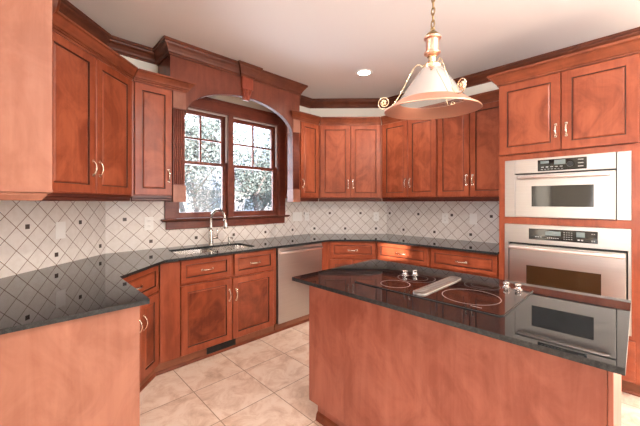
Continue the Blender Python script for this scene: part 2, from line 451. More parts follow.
# ------------------------------------------------------------------ kitchen window (structure) and its surround
STOPM = mat('beige_stop', (.46, .36, .31), .5)
def kitchen_window():
    bm = bmesh.new()
    # casing: sides, head, mullion
    for a, b in ((1.02, 1.118), (2.382, 2.48)): add_box(bm, a, b, -.022, -.001, 1.192, 2.468, .004)
    add_box(bm, 1.118, 2.382, -.022, -.001, 2.335, 2.468, .004)
    add_box(bm, 1.118, 2.382, -.028, -.001, 2.440, 2.468, .004)
    add_box(bm, 1.685, 1.745, -.020, .10, 1.192, 2.336, .004)
    # jambs
    add_box(bm, 1.112, 1.130, -.012, .11, 1.192, 2.35); add_box(bm, 2.370, 2.388, -.012, .11, 1.192, 2.35)
    add_box(bm, 1.13, 2.37, -.012, .11, 2.325, 2.35)
    w = struct('window_1', bm, CASEW, WW)
    st = bmesh.new()
    merge(st, sweep([(1.0, -.001), (1.0, -.05), (2.505, -.05), (2.505, -.001)], [(-.03, 1.166), (0, 1.166), (.006, 1.172), (.014, 1.176), (.016, 1.184), (.012, 1.192), (-.03, 1.192)]))
    add_box(st, 1.0, 2.505, -.05, .11, 1.167, 1.1915)
    struct('window_sill', st, DARKW, parent=w)
    ap = box(1.03, 2.47, -.022, -.001, 1.088, 1.166, .006)
    struct('apron', ap, CASEW, parent=w)
    def sash(x0, x1, z0, z1, y, mun, botw, topw, sw=.045):
        bm = bmesh.new(); t = .028
        add_box(bm, x0, x0+sw, y, y+t, z0, z1, .003); add_box(bm, x1-sw, x1, y, y+t, z0, z1, .003)
        add_box(bm, x0+sw, x1-sw, y+.001, y+t-.001, z0, z0+botw, .003); add_box(bm, x0+sw, x1-sw, y+.001, y+t-.001, z1-topw, z1, .003)
        if mun:
            xm = (x0+x1)/2; zm = (z0+botw+z1-topw)/2
            add_box(bm, xm-.010, xm+.010, y+.004, y+t-.004, z0+botw, z1-topw, .002)
            add_box(bm, x0+sw, x1-sw, y+.005, y+t-.005, zm-.010, zm+.010, .002)
        s = struct('sash', bm, CASEW, parent=w)
        g = box(x0+sw-.004, x1-sw+.004, y+.012, y+.015, z0+botw-.004, z1-topw+.004)
        struct('pane', g, PANE, parent=s)
    for x0, x1 in ((1.130, 1.685), (1.745, 2.370)):
        sash(x0, x1, 1.75, 2.325, .066, True, .030, .045)
        sash(x0, x1, 1.193, 1.785, .034, False, .060, .034)
        # pale stops beside the upper sashes
        tr = bmesh.new()
        add_box(tr, x1-.014, x1-.002, .004, .030, 1.80, 2.322, .002); add_box(tr, x0+.002, x1-.014, .004, .030, 2.311, 2.323, .002)
        struct('sash_stop', tr, STOPM, parent=w)
kitchen_window()

def surround():
    t = Thing('window_surround', 'arched cherry valance box with fluted posts framing the kitchen window', 'window surround', WW, 1.713, 0, 1.36)
    # front board with an arch
    cx, rx, z0, r = 1.729, .629, 2.152, .313
    n = 36
    arc = [(cx + rx*math.cos(PI*i/n), z0 + r*math.sin(PI*i/n)) for i in range(n+1)]
    pts = [(VX0, 2.345), (VX0, 2.70), (VX1, 2.70), (VX1, 2.345), (cx+rx, 2.345)] + arc + [(cx-rx, 2.345)]
    t.add('arch_board', xz_prism(pts, VYF, VYF+.022), CASEB)
    # a lining follows the arch's underside
    ln = bmesh.new(); m = len(arc)
    arc2 = [(cx + (rx-.006)*math.cos(PI*i/n), z0 + (r-.006)*math.sin(PI*i/n)) for i in range(n+1)]
    merge(ln, xz_prism(arc + arc2[::-1], VYF-.001, VYF+.05))
    t.add('arch_lining', ln, DARKW)
    t.add('side_return', box(VX0, VX0+.018, VYF+.022, -.001, 2.47, 2.70), CASEB)
    t.add('side_return', box(VX1-.018, VX1, VYF+.022, -.001, 2.47, 2.70), CASEB)
    C2 = [(0, 2.657), (.012, 2.657), (.012, 2.672), (.022, 2.678), (.026, 2.694), (.040, 2.718), (.056, 2.736), (.060, 2.748), (.072, 2.753), (.072, ZC-.001), (0, ZC-.001)]
    kx0, kx1 = 1.66, 1.795
    path = [(VX0, -.001), (VX0, VYF), (kx0, VYF), (kx0, VYF-.03), (kx1, VYF-.03), (kx1, VYF), (VX1, VYF), (VX1, -.001)]
    t.add('crown_moulding', sweep(path, C2), DARKW)
    k = t.add('keystone', box(kx0+.003, kx1-.003, VYF-.034, VYF-.0005, 2.535, 2.662, .003), CASEK)
    kb = bmesh.new()
    def wedge(a0, b0, a1, b1, y0, y1, zb, zt):      # narrower and shallower at the foot
        v = [kb.verts.new(p) for p in ((a0, y0, zb), (b0, y0, zb), (b1, y1, zt), (a1, y1, zt), (a0, VYF-.0005, zb), (b0, VYF-.0005, zb), (b1, VYF-.0005, zt), (a1, VYF-.0005, zt))]
        for f in ((0, 1, 2, 3), (5, 4, 7, 6), (0, 4, 5, 1), (3, 2, 6, 7), (1, 5, 6, 2), (0, 3, 7, 4)): quad(kb, [v[q] for q in f])
    wedge(1.680, 1.752, 1.670, 1.782, VYF-.018, VYF-.026, 2.420, 2.535)
    for q in range(3):
        c0 = 1.680 + .072*(q+.5)/3; c1 = 1.670 + .112*(q+.5)/3
        tube(kb, [(c0, VYF-.018, 2.426), (c1, VYF-.026, 2.530)], [.008, .012], 8)
    t.add('keystone_tongue', kb, CASEK, k)
    for x0, x1 in ((.987, 1.101), (2.357, 2.470)):
        p = t.add('pilaster', box(x0+.006, x1-.006, -.318, -.215, 1.505, 2.198), CASEW)
        fl = bmesh.new()
        for i in range(5):
            a = x0+.012 + i*(x1-x0-.024)/5; w = (x1-x0-.024)/5
            tube(fl, [(a+w/2, -.318, 1.52), (a+w/2, -.318, 2.185)], w*.40, 8)
        t.add('flute', fl, CASEW, p)
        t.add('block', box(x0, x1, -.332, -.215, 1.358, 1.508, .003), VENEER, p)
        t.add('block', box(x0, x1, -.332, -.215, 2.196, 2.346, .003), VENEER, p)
CASEK = wood('keystone_cherry', (.20, .036, .018), (.28, .058, .03), (.36, .09, .05))
CASEB = wood('valance_cherry', (.11, .028, .016), (.165, .044, .025), (.235, .070, .042), 'z', rough=.3)
surround()

# ------------------------------------------------------------------ wall cabinets
UC = [(0, 2.348), (.010, 2.348), (.010, 2.362), (.018, 2.366), (.018, 2.374), (.028, 2.378), (.034, 2.392), (.052, 2.416), (.058, 2.424), (.070, 2.428), (.070, 2.440), (0, 2.440)]
LR = [(-.02, 1.366), (-.012, 1.366), (-.006, 1.374), (-.006, 1.388), (.002, 1.394), (.002, 1.412), (-.02, 1.412)]
def wall_cabinet(label, fr, x0, x1, m0, m1, doors, d=.33, group=None, zb=1.418, zt=2.345, c0=None, c1=None):
    t = Thing('wall_cabinet', label, 'cabinet', fr, (x0+x1)/2, 0, 1.40, group)
    g = .0015; c = d-.02
    t.add('carcass', prism([(x0+g, -.009), (x1-g, -.009), (x1-g-m1*c, -c), (x0+g+m0*c, -c)], 1.404, 2.352), CHERRY)
    for (a, b, hs) in doors:
        o = t.add('door', front_panel(a, b, zb, zt, -d), [CHERRY, GLAZE, PANELW])
        if hs:
            hx = a+.028 if hs == 'l' else b-.028
            t.add('handle', bow_handle(hx, 1.588, -d), NICKEL, o)
    t.add('crown_moulding', sweep([(c0 if c0 else x0+m0*d, -d+.012), (c1 if c1 else x1-m1*d, -d+.012)], UC, -1 if c0 else m0, -1 if c1 else m1), CROWNW)
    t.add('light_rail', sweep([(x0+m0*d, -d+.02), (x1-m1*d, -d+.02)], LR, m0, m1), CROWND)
    return t
CROWNW = wood('cabinet_crown_cherry', (.12, .026, .012), (.20, .050, .022), (.30, .085, .038), 'x', rough=.28)
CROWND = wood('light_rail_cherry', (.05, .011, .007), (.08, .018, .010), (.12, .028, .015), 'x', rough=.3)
D = .33; KD = K*D
# angled wall, two doors
xl = -LDL + KD; xr = -KD
wall_cabinet('two-door cherry wall cabinet on the angled left wall, next to the pale end panel', LD, -LDL, 0, K, K,
             [(xl+.02, -.5465-.003, 'r'), (-.5465+.003, xr-.012, 'l')])
wall_cabinet('narrow single-door cherry wall cabinet directly left of the arched window', WW, AX, .985, K, 0, [(AX+KD+.012, .980, 'r')], c1=1.103)
wall_cabinet('narrow single-door cherry wall cabinet directly right of the arched window', WW, 2.4715, BX, 0, K, [(2.482, BX-KD-.012, 'l')], c0=2.355)
mid = BDL/2
wall_cabinet('two-door cherry wall cabinet across the back corner, facing the room squarely', BD, 0, BDL, K, K, [(KD+.012, mid-.003, 'r'), (mid+.003, BDL-KD-.012, 'l')])
oy = lambda y: CY - y
wall_cabinet('two-door cherry wall cabinet partly behind the hanging lamp shade', OW, 0, oy(1.585), K, 0, [(oy(2.298), oy(1.945), 'r'), (oy(1.939), oy(1.592), 'l')])
wall_cabinet('two-door cherry wall cabinet beside the tall oven cabinet', OW, oy(1.583), oy(.871), 0, 0, [(oy(1.570), oy(1.232), 'r'), (oy(1.226), oy(.885), 'l')])
# left wall cabinet whose finished end faces the camera
t = Thing('wall_cabinet', 'wall cabinet at the far left edge showing only its pale finished end panel', 'cabinet', LW, -.5, 0, 1.40)
ly = lambda y: y - LY
t.add('carcass', prism([(ly(1.60), -.009), (-.003, -.009), (-.003-K*.31, -.31), (ly(1.60), -.31)], 1.404, 2.352), CHERRY)
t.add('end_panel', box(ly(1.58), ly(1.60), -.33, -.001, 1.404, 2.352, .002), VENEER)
dr = t.add('door', front_panel(ly(1.602), -KD-.012, 1.418, 2.345, -.33), [CHERRY, GLAZE, PANELW]); t.add('handle', bow_handle(-KD-.04, 1.588, -.33), NICKEL, dr)
LRE = [(-.06, 1.366), (-.030, 1.366), (-.026, 1.372), (-.014, 1.386), (-.012, 1.394), (.002, 1.398), (.002, 1.406), (-.06, 1.406)]
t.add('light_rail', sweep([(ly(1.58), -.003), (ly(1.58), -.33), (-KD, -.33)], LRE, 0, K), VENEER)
t.add('crown_moulding', sweep([(ly(1.58), -.003), (ly(1.58), -.33), (-KD, -.33)], UC, 0, K), CROWNW)

# ------------------------------------------------------------------ base cabinets
def base_cabinet(label, fr, x0, x1, m0, m1, fronts, d=.61, cat='cabinet', toe=True, top=.8945):
    t = Thing('base_cabinet', label, cat, fr, (x0+x1)/2, 0, 0)
    g = .0015; c = d-.02
    t.add('carcass', prism([(x0+g, -.002), (x1-g, -.002), (x1-g-m1*c, -c), (x0+g+m0*c, -c)], .098, top), CHERRY)
    k = d-.05
    t.add('toe_kick', prism([(x0+g, -.3), (x1-g, -.3), (x1-g-m1*k, -k), (x0+g+m0*k, -k)], 0.001, .098), TOE)
    t.add('shoe_moulding', sweep([(x0+g+m0*k, -k-.0005), (x1-g-m1*k, -k-.0005)], [(0, .001), (.016, .001), (.015, .010), (.009, .018), (0, .022)], m0, m1), CROWNW)
    for f in fronts:
        if f[0] == 'drawer':
            _, a, b, z0, z1 = f
            o = t.add('drawer', front_panel(a, b, z0, z1, -d, stile=.040), [CHERRYH, GLAZE, CHERRYH])
            t.add('handle', bow_handle((a+b)/2, (z0+z1)/2-.005, -d, .095, False), NICKEL, o)
        elif f[0] == 'door':
            _, a, b, z0, z1, hs = f
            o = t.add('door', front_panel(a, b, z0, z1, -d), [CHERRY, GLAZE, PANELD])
            if hs: t.add('handle', bow_handle(a+.03 if hs == 'l' else b-.03, z1-.155, -d), NICKEL, o)
        elif f[0] == 'filler':
            _, a, b, z0, z1 = f
            t.add('filler_panel', box(a, b, -d+.002, -d+.0205, z0, z1, .002), CHERRY)
    return t
ZD0, ZD1, ZO1 = .690, .878, .668
B = .61; KB = K*B
base_cabinet('angled corner base cabinet beside the sink base, partly hidden behind the counter tip', LD, -LDL, 0, K, K,
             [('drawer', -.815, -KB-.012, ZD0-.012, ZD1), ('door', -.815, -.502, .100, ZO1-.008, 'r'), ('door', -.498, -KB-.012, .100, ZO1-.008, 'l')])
sb = base_cabinet('sink base cabinet with two drawer fronts and two doors beneath the window', WW, AX, 1.918, K, 0,
             [('filler', AX+KB+.004, .946, .100, .878), ('drawer', .954, 1.398, ZD0, ZD1+.002), ('drawer', 1.434, 1.876, ZD0-.012, ZD1),
              ('door', .954, 1.411, .100, ZO1, 'r'), ('door', 1.417, 1.872, .100, ZO1-.008, 'l')], top=.69)
ff = bmesh.new(); add_box(ff, .946, 1.9165, -.589, -.57, .685, .8945); add_box(ff, 1.395, 1.437, -.5895, -.57, .66, .80); add_box(ff, 1.874, 1.9165, -.5895, -.57, .10, .80)
sb.add('face_frame', ff, CHERRY)
vb = bmesh.new(); add_box(vb, 1.19, 1.47, -.564, -.561, .020, .085)
for i in range(24): add_box(vb, 1.198+i*.0112, 1.203+i*.0112, -.567, -.563, .026, .080)
sb.add('toe_kick_vent', vb, BLACK, label='dark floor register in the toe kick')
base_cabinet('base cabinet with top drawer set across the back corner right of the dishwasher', BD, 0, BDL, K, K,
             [('drawer', KB+.02, BDL-KB-.012, ZD0, ZD1), ('door', KB+.02, mid-.003, .100, ZO1, 'r'), ('door', mid+.003, BDL-KB-.012, .100, ZO1, 'l')])
base_cabinet('sunlit drawer base cabinet under the outlet, nearer the back corner', OW, 0, oy(1.531), K, 0,
             [('drawer', oy(2.178), oy(1.548), ZD0, ZD1), ('door', oy(2.178), oy(1.866), .100, ZO1, 'r'), ('door', oy(1.860), oy(1.548), .100, ZO1, 'l')])
base_cabinet('drawer base cabinet standing right beside the tall oven cabinet', OW, oy(1.529), oy(.871), 0, 0,
             [('drawer', oy(1.512), oy(.888), ZD0, ZD1), ('door', oy(1.512), oy(1.203), .100, ZO1, 'r'), ('door', oy(1.197), oy(.888), .100, ZO1, 'l')])
t = base_cabinet('left base cabinet with a plain pale end panel facing the camera', LW, ly(1.612), -.002, 0, K,
             [('drawer', ly(1.625), -KB-.03, ZD0, ZD1), ('door', ly(1.625), -KB-.03, .100, ZO1, 'r')], d=.63)
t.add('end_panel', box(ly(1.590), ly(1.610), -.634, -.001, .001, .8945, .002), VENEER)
# filler between dishwasher and corner
f = Thing('base_filler', 'plain cherry filler panel between the dishwasher and the back corner drawers', 'panel', WW, 2.62, 0, 0)
f.add('panel', prism([(2.567, -.05), (BX-.052, -.05), (BX-KB-.004, -B+.004), (2.567, -B+.004)], .098, .8945), CHERRY)
f.add('toe_kick', prism([(2.567, -.30), (2.77, -.30), (BX-K*.56-.004, -.56), (2.567, -.56)], .001, .098), TOE)

# ------------------------------------------------------------------ dishwasher
t = Thing('dishwasher', 'stainless steel dishwasher with bar handle under the dark counter', 'dishwasher', WW, 2.245, 0, 0)
t.add('body', box(1.921, 2.564, -.585, -.03, .10, .890), BLACK)
t.add('door', box(1.928, 2.560, -.615, -.586, .096, .880, .004), STEEL)
hb = bmesh.new(); pts = []
for i in range(15):
    q = i/14; pts.append((1.945+.60*q, -.628-.020*math.sin(PI*q), .832))
tube(hb, pts, .014, 10); add_box(hb, 1.940, 1.965, -.640, -.612, .820, .845, .003); add_box(hb, 2.525, 2.55, -.640, -.612, .820, .845, .003)
t.add('handle', hb, SATIN)
t.add('kick_plate', box(1.925, 2.562, -.560, -.50, .001, .080), TOE)
t.add('shoe_moulding', sweep([(1.920, -.5605), (2.566, -.5605)], [(0, .001), (.016, .001), (.015, .010), (.009, .018), (0, .022)]), CROWNW)

# ------------------------------------------------------------------ perimeter worktop, sink, faucet
SX = (.985, 1.335, 1.37, 1.72); SY = (2.675, 3.03)
outer = [(LX+.001, 1.561), (.431, 1.561), (.437, 1.57), (.437, 2.16), (.8175, 2.54), (2.6525, 2.54), (3.018, 2.1745), (3.018, .8725), (UX-.001, .8725), (UX-.001, CY), (BX, VY-.001), (AX, VY-.001), (LX+.001, LY)]
def rrect(x0, x1, y0, y1, r=.05, n=5):
    p = []
    for cx, cy, a in ((x1-r, y1-r, 0), (x0+r, y1-r, 90), (x0+r, y0+r, 180), (x1-r, y0+r, 270)):
        for i in range(n+1):
            q = math.radians(a+90*i/n); p.append((cx+r*math.cos(q), cy+r*math.sin(q)))
    return p
wk = prism(outer, .895, .915, [rrect(SX[0], SX[3], SY[0], SY[1])])
for f in wk.faces: f.material_index = int(abs(f.normal.z) < .5)
single('worktop', wk, [GRANITE, GRANITEE], 'polished black granite worktop running round the walls beneath the backsplash', 'countertop', WORLD, 1.7, 2.9, .895)

sk = Thing('kitchen_sink', 'double-bowl undermount stainless sink below the window', 'sink', WORLD, 1.352, 2.85, .70)
def bowl(x0, x1, y0, y1, ztop, zbot):
    bm = bmesh.new(); A = rrect(x0, x1, y0, y1, .05); Bq = rrect(x0+.012, x1-.012, y0+.012, y1-.012, .045); Cq = rrect(x0+.03, x1-.03, y0+.03, y1-.03, .04)
    rings = [[bm.verts.new((x, y, z)) for x, y in P] for P, z in ((A, ztop), (Bq, zbot+.03), (Cq, zbot))]
    for R, Q in zip(rings, rings[1:]):
        for i in range(len(R)):
            fc = quad(bm, [R[i], R[(i+1) % len(R)], Q[(i+1) % len(R)], Q[i]]); fc.smooth = True
    quad(bm, rings[-1])
    return bm
sk.add('bowl', bowl(SX[0]-.004, SX[1], SY[0]-.004, SY[1]+.004, .8945, .70), STEELP)
sk.add('bowl', bowl(SX[2], SX[3]+.004, SY[0]-.004, SY[1]+.004, .8945, .70), STEELP)
sk.add('divider', box(SX[1], SX[2], SY[0]-.002, SY[1]+.002, -.0+.80, .885, .006), STEELP)
for cx in ((SX[0]+SX[1])/2, (SX[2]+SX[3])/2):
    sk.add('drain', closed_lathe(bmesh.new(), [(.042, .7005), (.042, .703), (.03, .702)], 20, (cx, 2.88)), STEEL)

fa = Thing('kitchen_faucet', 'tall gooseneck pull-down faucet behind the sink', 'faucet', WORLD, 1.432, 3.085, .915)
fx, fy = 1.432, 3.085; dx, dy = .27, -.963
fa.add('base', closed_lathe(bmesh.new(), [(.030, .9155), (.030, .922), (.025, .930), (.0235, 1.06), (.017, 1.075)], 20, (fx, fy)), STEELP)
pts = [(fx, fy, 1.06+.035*i) for i in range(4)]
R = .105
for i in range(1, 15):
    a = PI*.93*i/14; pts.append((fx+dx*R*(1-math.cos(a)), fy+dy*R*(1-math.cos(a)), 1.165+R*1.08*math.sin(a)))
fa.add('spout', tube(bmesh.new(), pts, .0135, 12), STEELP)
p1 = Vector(pts[-1]); dirn = Vector((dx*.10, dy*.10, -1)).normalized()
fa.add('spray_head', tube(bmesh.new(), [p1, p1+dirn*.02, p1+dirn*.085, p1+dirn*.095], [.0145, .018, .022, .019], 12), STEELP)
lv = bmesh.new(); tube(lv, [(fx, fy, .99), (fx+.07, fy-.01, .99)], [.014, .014], 10); tube(lv, [(fx+.062, fy-.009, .99), (fx+.064, fy-.02, 1.02), (fx+.052, fy-.03, 1.085)], [.008, .007, .005], 8)
fa.add('lever', lv, STEELP)
sd = Thing('soap_dispenser', 'short metal soap dispenser on the counter right of the faucet', 'soap dispenser', WORLD, 1.64, 3.09, .915)
sd.add('body', closed_lathe(bmesh.new(), [(.021, .9155), (.021, .922), (.014, .926), (.014, .965), (.017, .968), (.017, .985)], 16, (1.64, 3.09)), STEELP)
sd.add('spout', tube(bmesh.new(), [(1.64, 3.09, .977), (1.645, 3.06, .980), (1.65, 3.035, .972)], .006, 8), STEELP)

# ------------------------------------------------------------------ outlets and switch plates
def plate(name, label, cat, fr, x0, x1, z0, z1, kind, group=None):
    t = Thing(name, label, cat, fr, (x0+x1)/2, -TH, z0, group)
    t.add('cover_plate', box(x0, x1, -TH-.006, -TH-.0002, z0, z1, .002), WHITE)
    xm = (x0+x1)/2; zm = (z0+z1)/2
    if kind == 'outlet':
        for s in (-1, 1):
            o = t.add('receptacle', box(xm-.017, xm+.017, -TH-.0085, -TH-.0055, zm+s*.024-.014, zm+s*.024+.014, .003), WHITE)
            sl = bmesh.new()
            for q in (-.007, .007): add_box(sl, xm+q-.0012, xm+q+.0012, -TH-.0095, -TH-.008, zm+s*.024-.004, zm+s*.024+.008)
            add_box(sl, xm-.002, xm+.002, -TH-.0095, -TH-.008, zm+s*.024-.010, zm+s*.024-.007)
            t.add('slot', sl, SLOT, o)
    elif kind == 'switch':
        for q in ((-.044, 0, .044) if x1-x0 > .15 else (0,)):
            t.add('rocker', box(xm+q-.016, xm+q+.016, -TH-.009, -TH-.0055, zm-.033, zm+.033, .002), WHITE)
    return t
lxd = lambda x: (x-AX)*math.sqrt(2); bxd = lambda x: (x-BX)*math.sqrt(2)
plate('blank_plate', 'white cover plate on the angled left tile wall', 'wall plate', LD, lxd(.215)-.04, lxd(.215)+.04, 1.098, 1.218, 'blank')
plate('wall_outlet', 'white outlet on the tiles left of the window sill', 'outlet', WW, .843, .921, 1.095, 1.219, 'outlet')
plate('switch_plate', 'wide white switch plate on the tiles right of the window', 'switch', WW, 2.612, 2.772, 1.102, 1.222, 'switch')
plate('wall_outlet', 'white outlet by the wide switch plate, tucked in the corner', 'outlet', WW, 2.822, 2.900, 1.102, 1.218, 'outlet')
plate('wall_outlet', 'white outlet on the back corner tiles, below the corner wall cabinet', 'outlet', BD, bxd(3.555), bxd(3.555)+.074, 1.095, 1.217, 'outlet')
plate('wall_outlet', 'white outlet on the right tile wall beside the sunlit patch', 'outlet', OW, oy(1.664), oy(1.588), 1.102, 1.224, 'outlet')
plate('blank_plate', 'cream cover plate on the tiles nearest the tall oven cabinet', 'wall plate', OW, oy(1.345), oy(1.267), 1.106, 1.228, 'blank')

# ------------------------------------------------------------------ tall oven cabinet, microwave, wall oven
OD = .628; xo0, xo1 = oy(.868), oy(-.03); fy_ = -OD
t = Thing('oven_cabinet', 'tall cherry cabinet housing the microwave and wall oven at the right', 'cabinet', OW, (xo0+xo1)/2, 0, 0)
cc = bmesh.new()
add_box(cc, xo0+.001, xo0+.02, fy_+.022, -.009, .10, 2.40); add_box(cc, xo1-.02, xo1-.001, fy_+.022, -.009, .10, 2.40)
add_box(cc, xo0+.02, xo1-.02, -.03, -.009, .10, 2.40)
for z0, z1 in ((.10, .12), (.40, .42), (1.18, 1.225), (1.725, 2.40)): add_box(cc, xo0+.02, xo1-.02, fy_+.022, -.03, z0, z1)
t.add('carcass', cc, CHERRY)
fr_ = bmesh.new()
W0, W1 = oy(.822), oy(.038)
add_box(fr_, xo0, W0, fy_, fy_+.022, .10, 1.768); add_box(fr_, W1, xo1, fy_, fy_+.022, .10, 1.768)
for z0, z1 in ((.40, .425), (1.172, 1.230), (1.717, 1.7625)): add_box(fr_, W0, W1, fy_+.0005, fy_+.022, z0, z1)
t.add('face_frame', fr_, CHERRY)
t.add('toe_kick', box(xo0+.002, xo1-.002, fy_+.06, -.05, .001, .10), TOE)
t.add('shoe_moulding', sweep([(xo0+.002, fy_+.0595), (xo1-.002, fy_+.0595)], [(0, .001), (.016, .001), (.015, .010), (.009, .018), (0, .022)]), CROWNW)
ym = (oy(.868)+oy(0))/2 + .003
for a, b, hs in ((xo0+.004, oy(.431), 'r'), (oy(.425), oy(.003), 'l')):
    o = t.add('door', front_panel(a, b, 1.768, 2.374, fy_-.0205+.0005, stile=.062), [CHERRY, GLAZE, PANELW])
    t.add('handle', bow_handle(b-.03 if hs == 'r' else a+.03, 1.922, fy_-.02, .09), NICKEL, o)
o = t.add('drawer', front_panel(xo0+.02, oy(.02), .112, .394, fy_-.02, stile=.05), [CHERRYH, GLAZE, CHERRYH])
t.add('handle', bow_handle((xo0+xo1)/2, .27, fy_-.02, .095, False), NICKEL, o)
OC = [(0, 2.378), (.010, 2.378), (.010, 2.392), (.020, 2.398), (.028, 2.412), (.052, 2.446), (.060, 2.452), (.072, 2.456), (.072, 2.474), (0, 2.474)]
t.add('crown_moulding', sweep([(xo0, -.36), (xo0, fy_-.010), (xo1, fy_-.010)], OC), CROWNW)
t.add('top_panel', box(xo0, xo1, fy_-.01, -.09, 2.401, 2.44), CHERRY)

def appliance_text(bm, x0, x1, z, y, n, h=.006):
    w = (x1-x0)/n
    for i in range(n): add_box(bm, x0+i*w+w*.15, x0+i*w+w*.75, y-.0006, y, z-h/2, z+h/2)
mwt = Thing('microwave_oven', 'built-in stainless microwave in the upper oven-cabinet opening', 'microwave', OW, oy(.43), fy_, 1.232)
yf = fy_-.016
mwt.add('body', box(oy(.80), oy(.06), fy_+.03, -.12, 1.240, 1.705), BLACK)
mwt.add('trim_kit', box(W0+.001, oy(.745), fy_-.004, fy_+.03, 1.2315, 1.7155, .002), STEEL)
mwt.add('trim_kit', box(oy(.112), W1-.001, fy_-.004, fy_+.03, 1.2315, 1.7155, .002), STEEL)
mwt.add('control_fascia', box(oy(.741), oy(.116), yf, fy_+.02, 1.597, 1.7155, .003), STEEL)
d_ = mwt.add('door', box(oy(.741), oy(.116), yf, fy_+.02, 1.2325, 1.587, .004), STEEL)
mwt.add('window', box(oy(.622), oy(.235), yf-.002, yf+.001, 1.322, 1.490, .001), BLACKG, d_)
hb = bmesh.new(); tube(hb, [(oy(.712), yf-.030, 1.560), (oy(.69), yf-.038, 1.560), (oy(.43), yf-.040, 1.560), (oy(.17), yf-.038, 1.560), (oy(.147), yf-.030, 1.560)], [.011, .013, .013, .013, .011], 12)
for y in (.69, .17): add_box(hb, oy(y)-.01, oy(y)+.01, yf-.036, yf+.001, 1.552, 1.568, .002)
mwt.add('handle', hb, SATIN, d_)
cp = mwt.add('control_panel', box(oy(.580), oy(.274), yf-.003, yf+.001, 1.609, 1.699, .002), BLACKG)
yc = yf-.003
mwt.add('display', box(oy(.56), oy(.505), yc-.001, yc, 1.668, 1.690), LCD, cp)
mwt.add('display', box(oy(.47), oy(.40), yc-.001, yc, 1.655, 1.692), LCD, cp)
mwt.add('dial', tube(bmesh.new(), [(oy(.372), yc+.001, 1.652), (oy(.372), yc-.012, 1.652)], [.021, .018], 20), BLACK, cp)
kb = bmesh.new()
for i in range(3): add_box(kb, oy(.345)+.02, oy(.345)+.052, yc-.001, yc, 1.628+i*.025, 1.635+i*.025)
appliance_text(kb, oy(.56), oy(.41), 1.640, yc, 5); appliance_text(kb, oy(.56), oy(.41), 1.622, yc, 7, .004)
mwt.add('key_print', kb, GREYBTN, cp)

ov = Thing('wall_oven', 'stainless wall oven with dark window below the microwave', 'oven', OW, oy(.43), fy_, .43)
ov.add('body', box(oy(.80), oy(.06), fy_+.03, -.10, .435, 1.165), BLACK)
ov.add('control_fascia', box(W0+.001, W1-.001, yf+.004, fy_+.028, 1.016, 1.1705, .003), STEEL)
ov.add('side_trim', box(W0+.001, oy(.792), yf+.004, fy_+.028, .428, 1.0155, .002), STEEL)
ov.add('side_trim', box(oy(.056), W1-.001, yf+.004, fy_+.028, .428, 1.0155, .002), STEEL)
cp = ov.add('control_panel', box(oy(.642), oy(.213), yf+.001, yf+.005, 1.051, 1.141, .002), BLACKG)
yc = yf+.001
ov.add('display', box(oy(.53), oy(.43), yc-.001, yc, 1.092, 1.126), LCD, cp)
ov.add('display', box(oy(.335), oy(.285), yc-.001, yc, 1.092, 1.13), LCD, cp)
kb = bmesh.new()
appliance_text(kb, oy(.60), oy(.55), 1.075, yc, 3); appliance_text(kb, oy(.52), oy(.44), 1.072, yc, 6)
for i in range(4): appliance_text(kb, oy(.415), oy(.355), 1.070+i*.017, yc, 4, .004)
appliance_text(kb, oy(.33), oy(.29), 1.070, yc, 2, .010); appliance_text(kb, oy(.25), oy(.225), 1.12, yc, 2); appliance_text(kb, oy(.25), oy(.225), 1.068, yc, 2, .010)
ov.add('key_print', kb, GREYBTN, cp)
d_ = ov.add('door', box(oy(.784), oy(.064), yf-.006, fy_+.02, .445, 1.000, .005), STEEL)
ov.add('window', box(oy(.658), oy(.194), yf-.008, yf-.004, .640, .835, .001), OVENG, d_)
hb = bmesh.new(); hp = []
for i in range(13):
    q = i/12; hp.append((oy(.780)+.708*q, yf-.034-.012*math.sin(PI*q), .978))
tube(hb, hp, .014, 12)
for y in (.765, .085): add_box(hb, oy(y)-.012, oy(y)+.012, yf-.036, yf-.004, .968, .988, .002)
ov.add('handle', hb, SATIN, d_)

# ------------------------------------------------------------------ island
isl = Thing('kitchen_island', 'large cherry island base with a plain back panel below the cooktop', 'island', WORLD, 1.6, .73, 0)
ix0, ix1, iy0, iy1 = 1.28, 1.945, .054, 1.411
isl.add('back_panel', box(ix0, ix0+.02, iy0+.014, iy1, .150, .8945, .002), ISLANDW)
isl.add('corner_stile', box(ix0, ix0+.022, iy0, iy0+.0135, .150, .8945, .003), ISLANDW)
isl.add('carcass', box(ix0+.0205, ix1-.02, iy0+.002, iy1-.002, .150, .8945), ISLANDW)
isl.add('toe_kick', box(ix0+.07, ix1-.07, iy0+.03, iy1-.004, .001, .1495), ISLANDW)
isl.add('shoe_moulding', sweep([(ix0+.0695, iy1-.004), (ix0+.0695, iy0+.03)], [(0, .001), (.018, .001), (.017, .012), (.010, .040), (0, .05)]), CROWNW)
for a, b, hs in ((.07, .40, 'r'), (.405, .73, 'l'), (.735, 1.06, 'r'), (1.065, 1.395, 'l')):
    for nm, z0, z1 in (('drawer', .69, .872), ('door', .16, .675)):
        bm = front_panel(a, b, z0, z1, -(ix1-ix0), stile=.05)
        h = bow_handle((a+b)/2, .78, -(ix1-ix0), .095, False) if nm == 'drawer' else bow_handle(b-.03 if hs == 'r' else a+.03, .53, -(ix1-ix0))
        for m in (bm, h):
            for v in m.verts: v.co = Vector((ix0 - v.co.y, v.co.x, v.co.z))
            bmesh.ops.recalc_face_normals(m, faces=m.faces[:])
        o = isl.add(nm, bm, [CHERRY, GLAZE, PANELW]); isl.add('handle', h, NICKEL, o)
CX0, CX1, CY0, CY1 = 1.344, 1.847, .371, 1.107
it = prism(rrect(1.165, 1.99, .026, 1.437, .004, 2), .895, .915)
for f in it.faces: f.material_index = int(abs(f.normal.z) < .5)
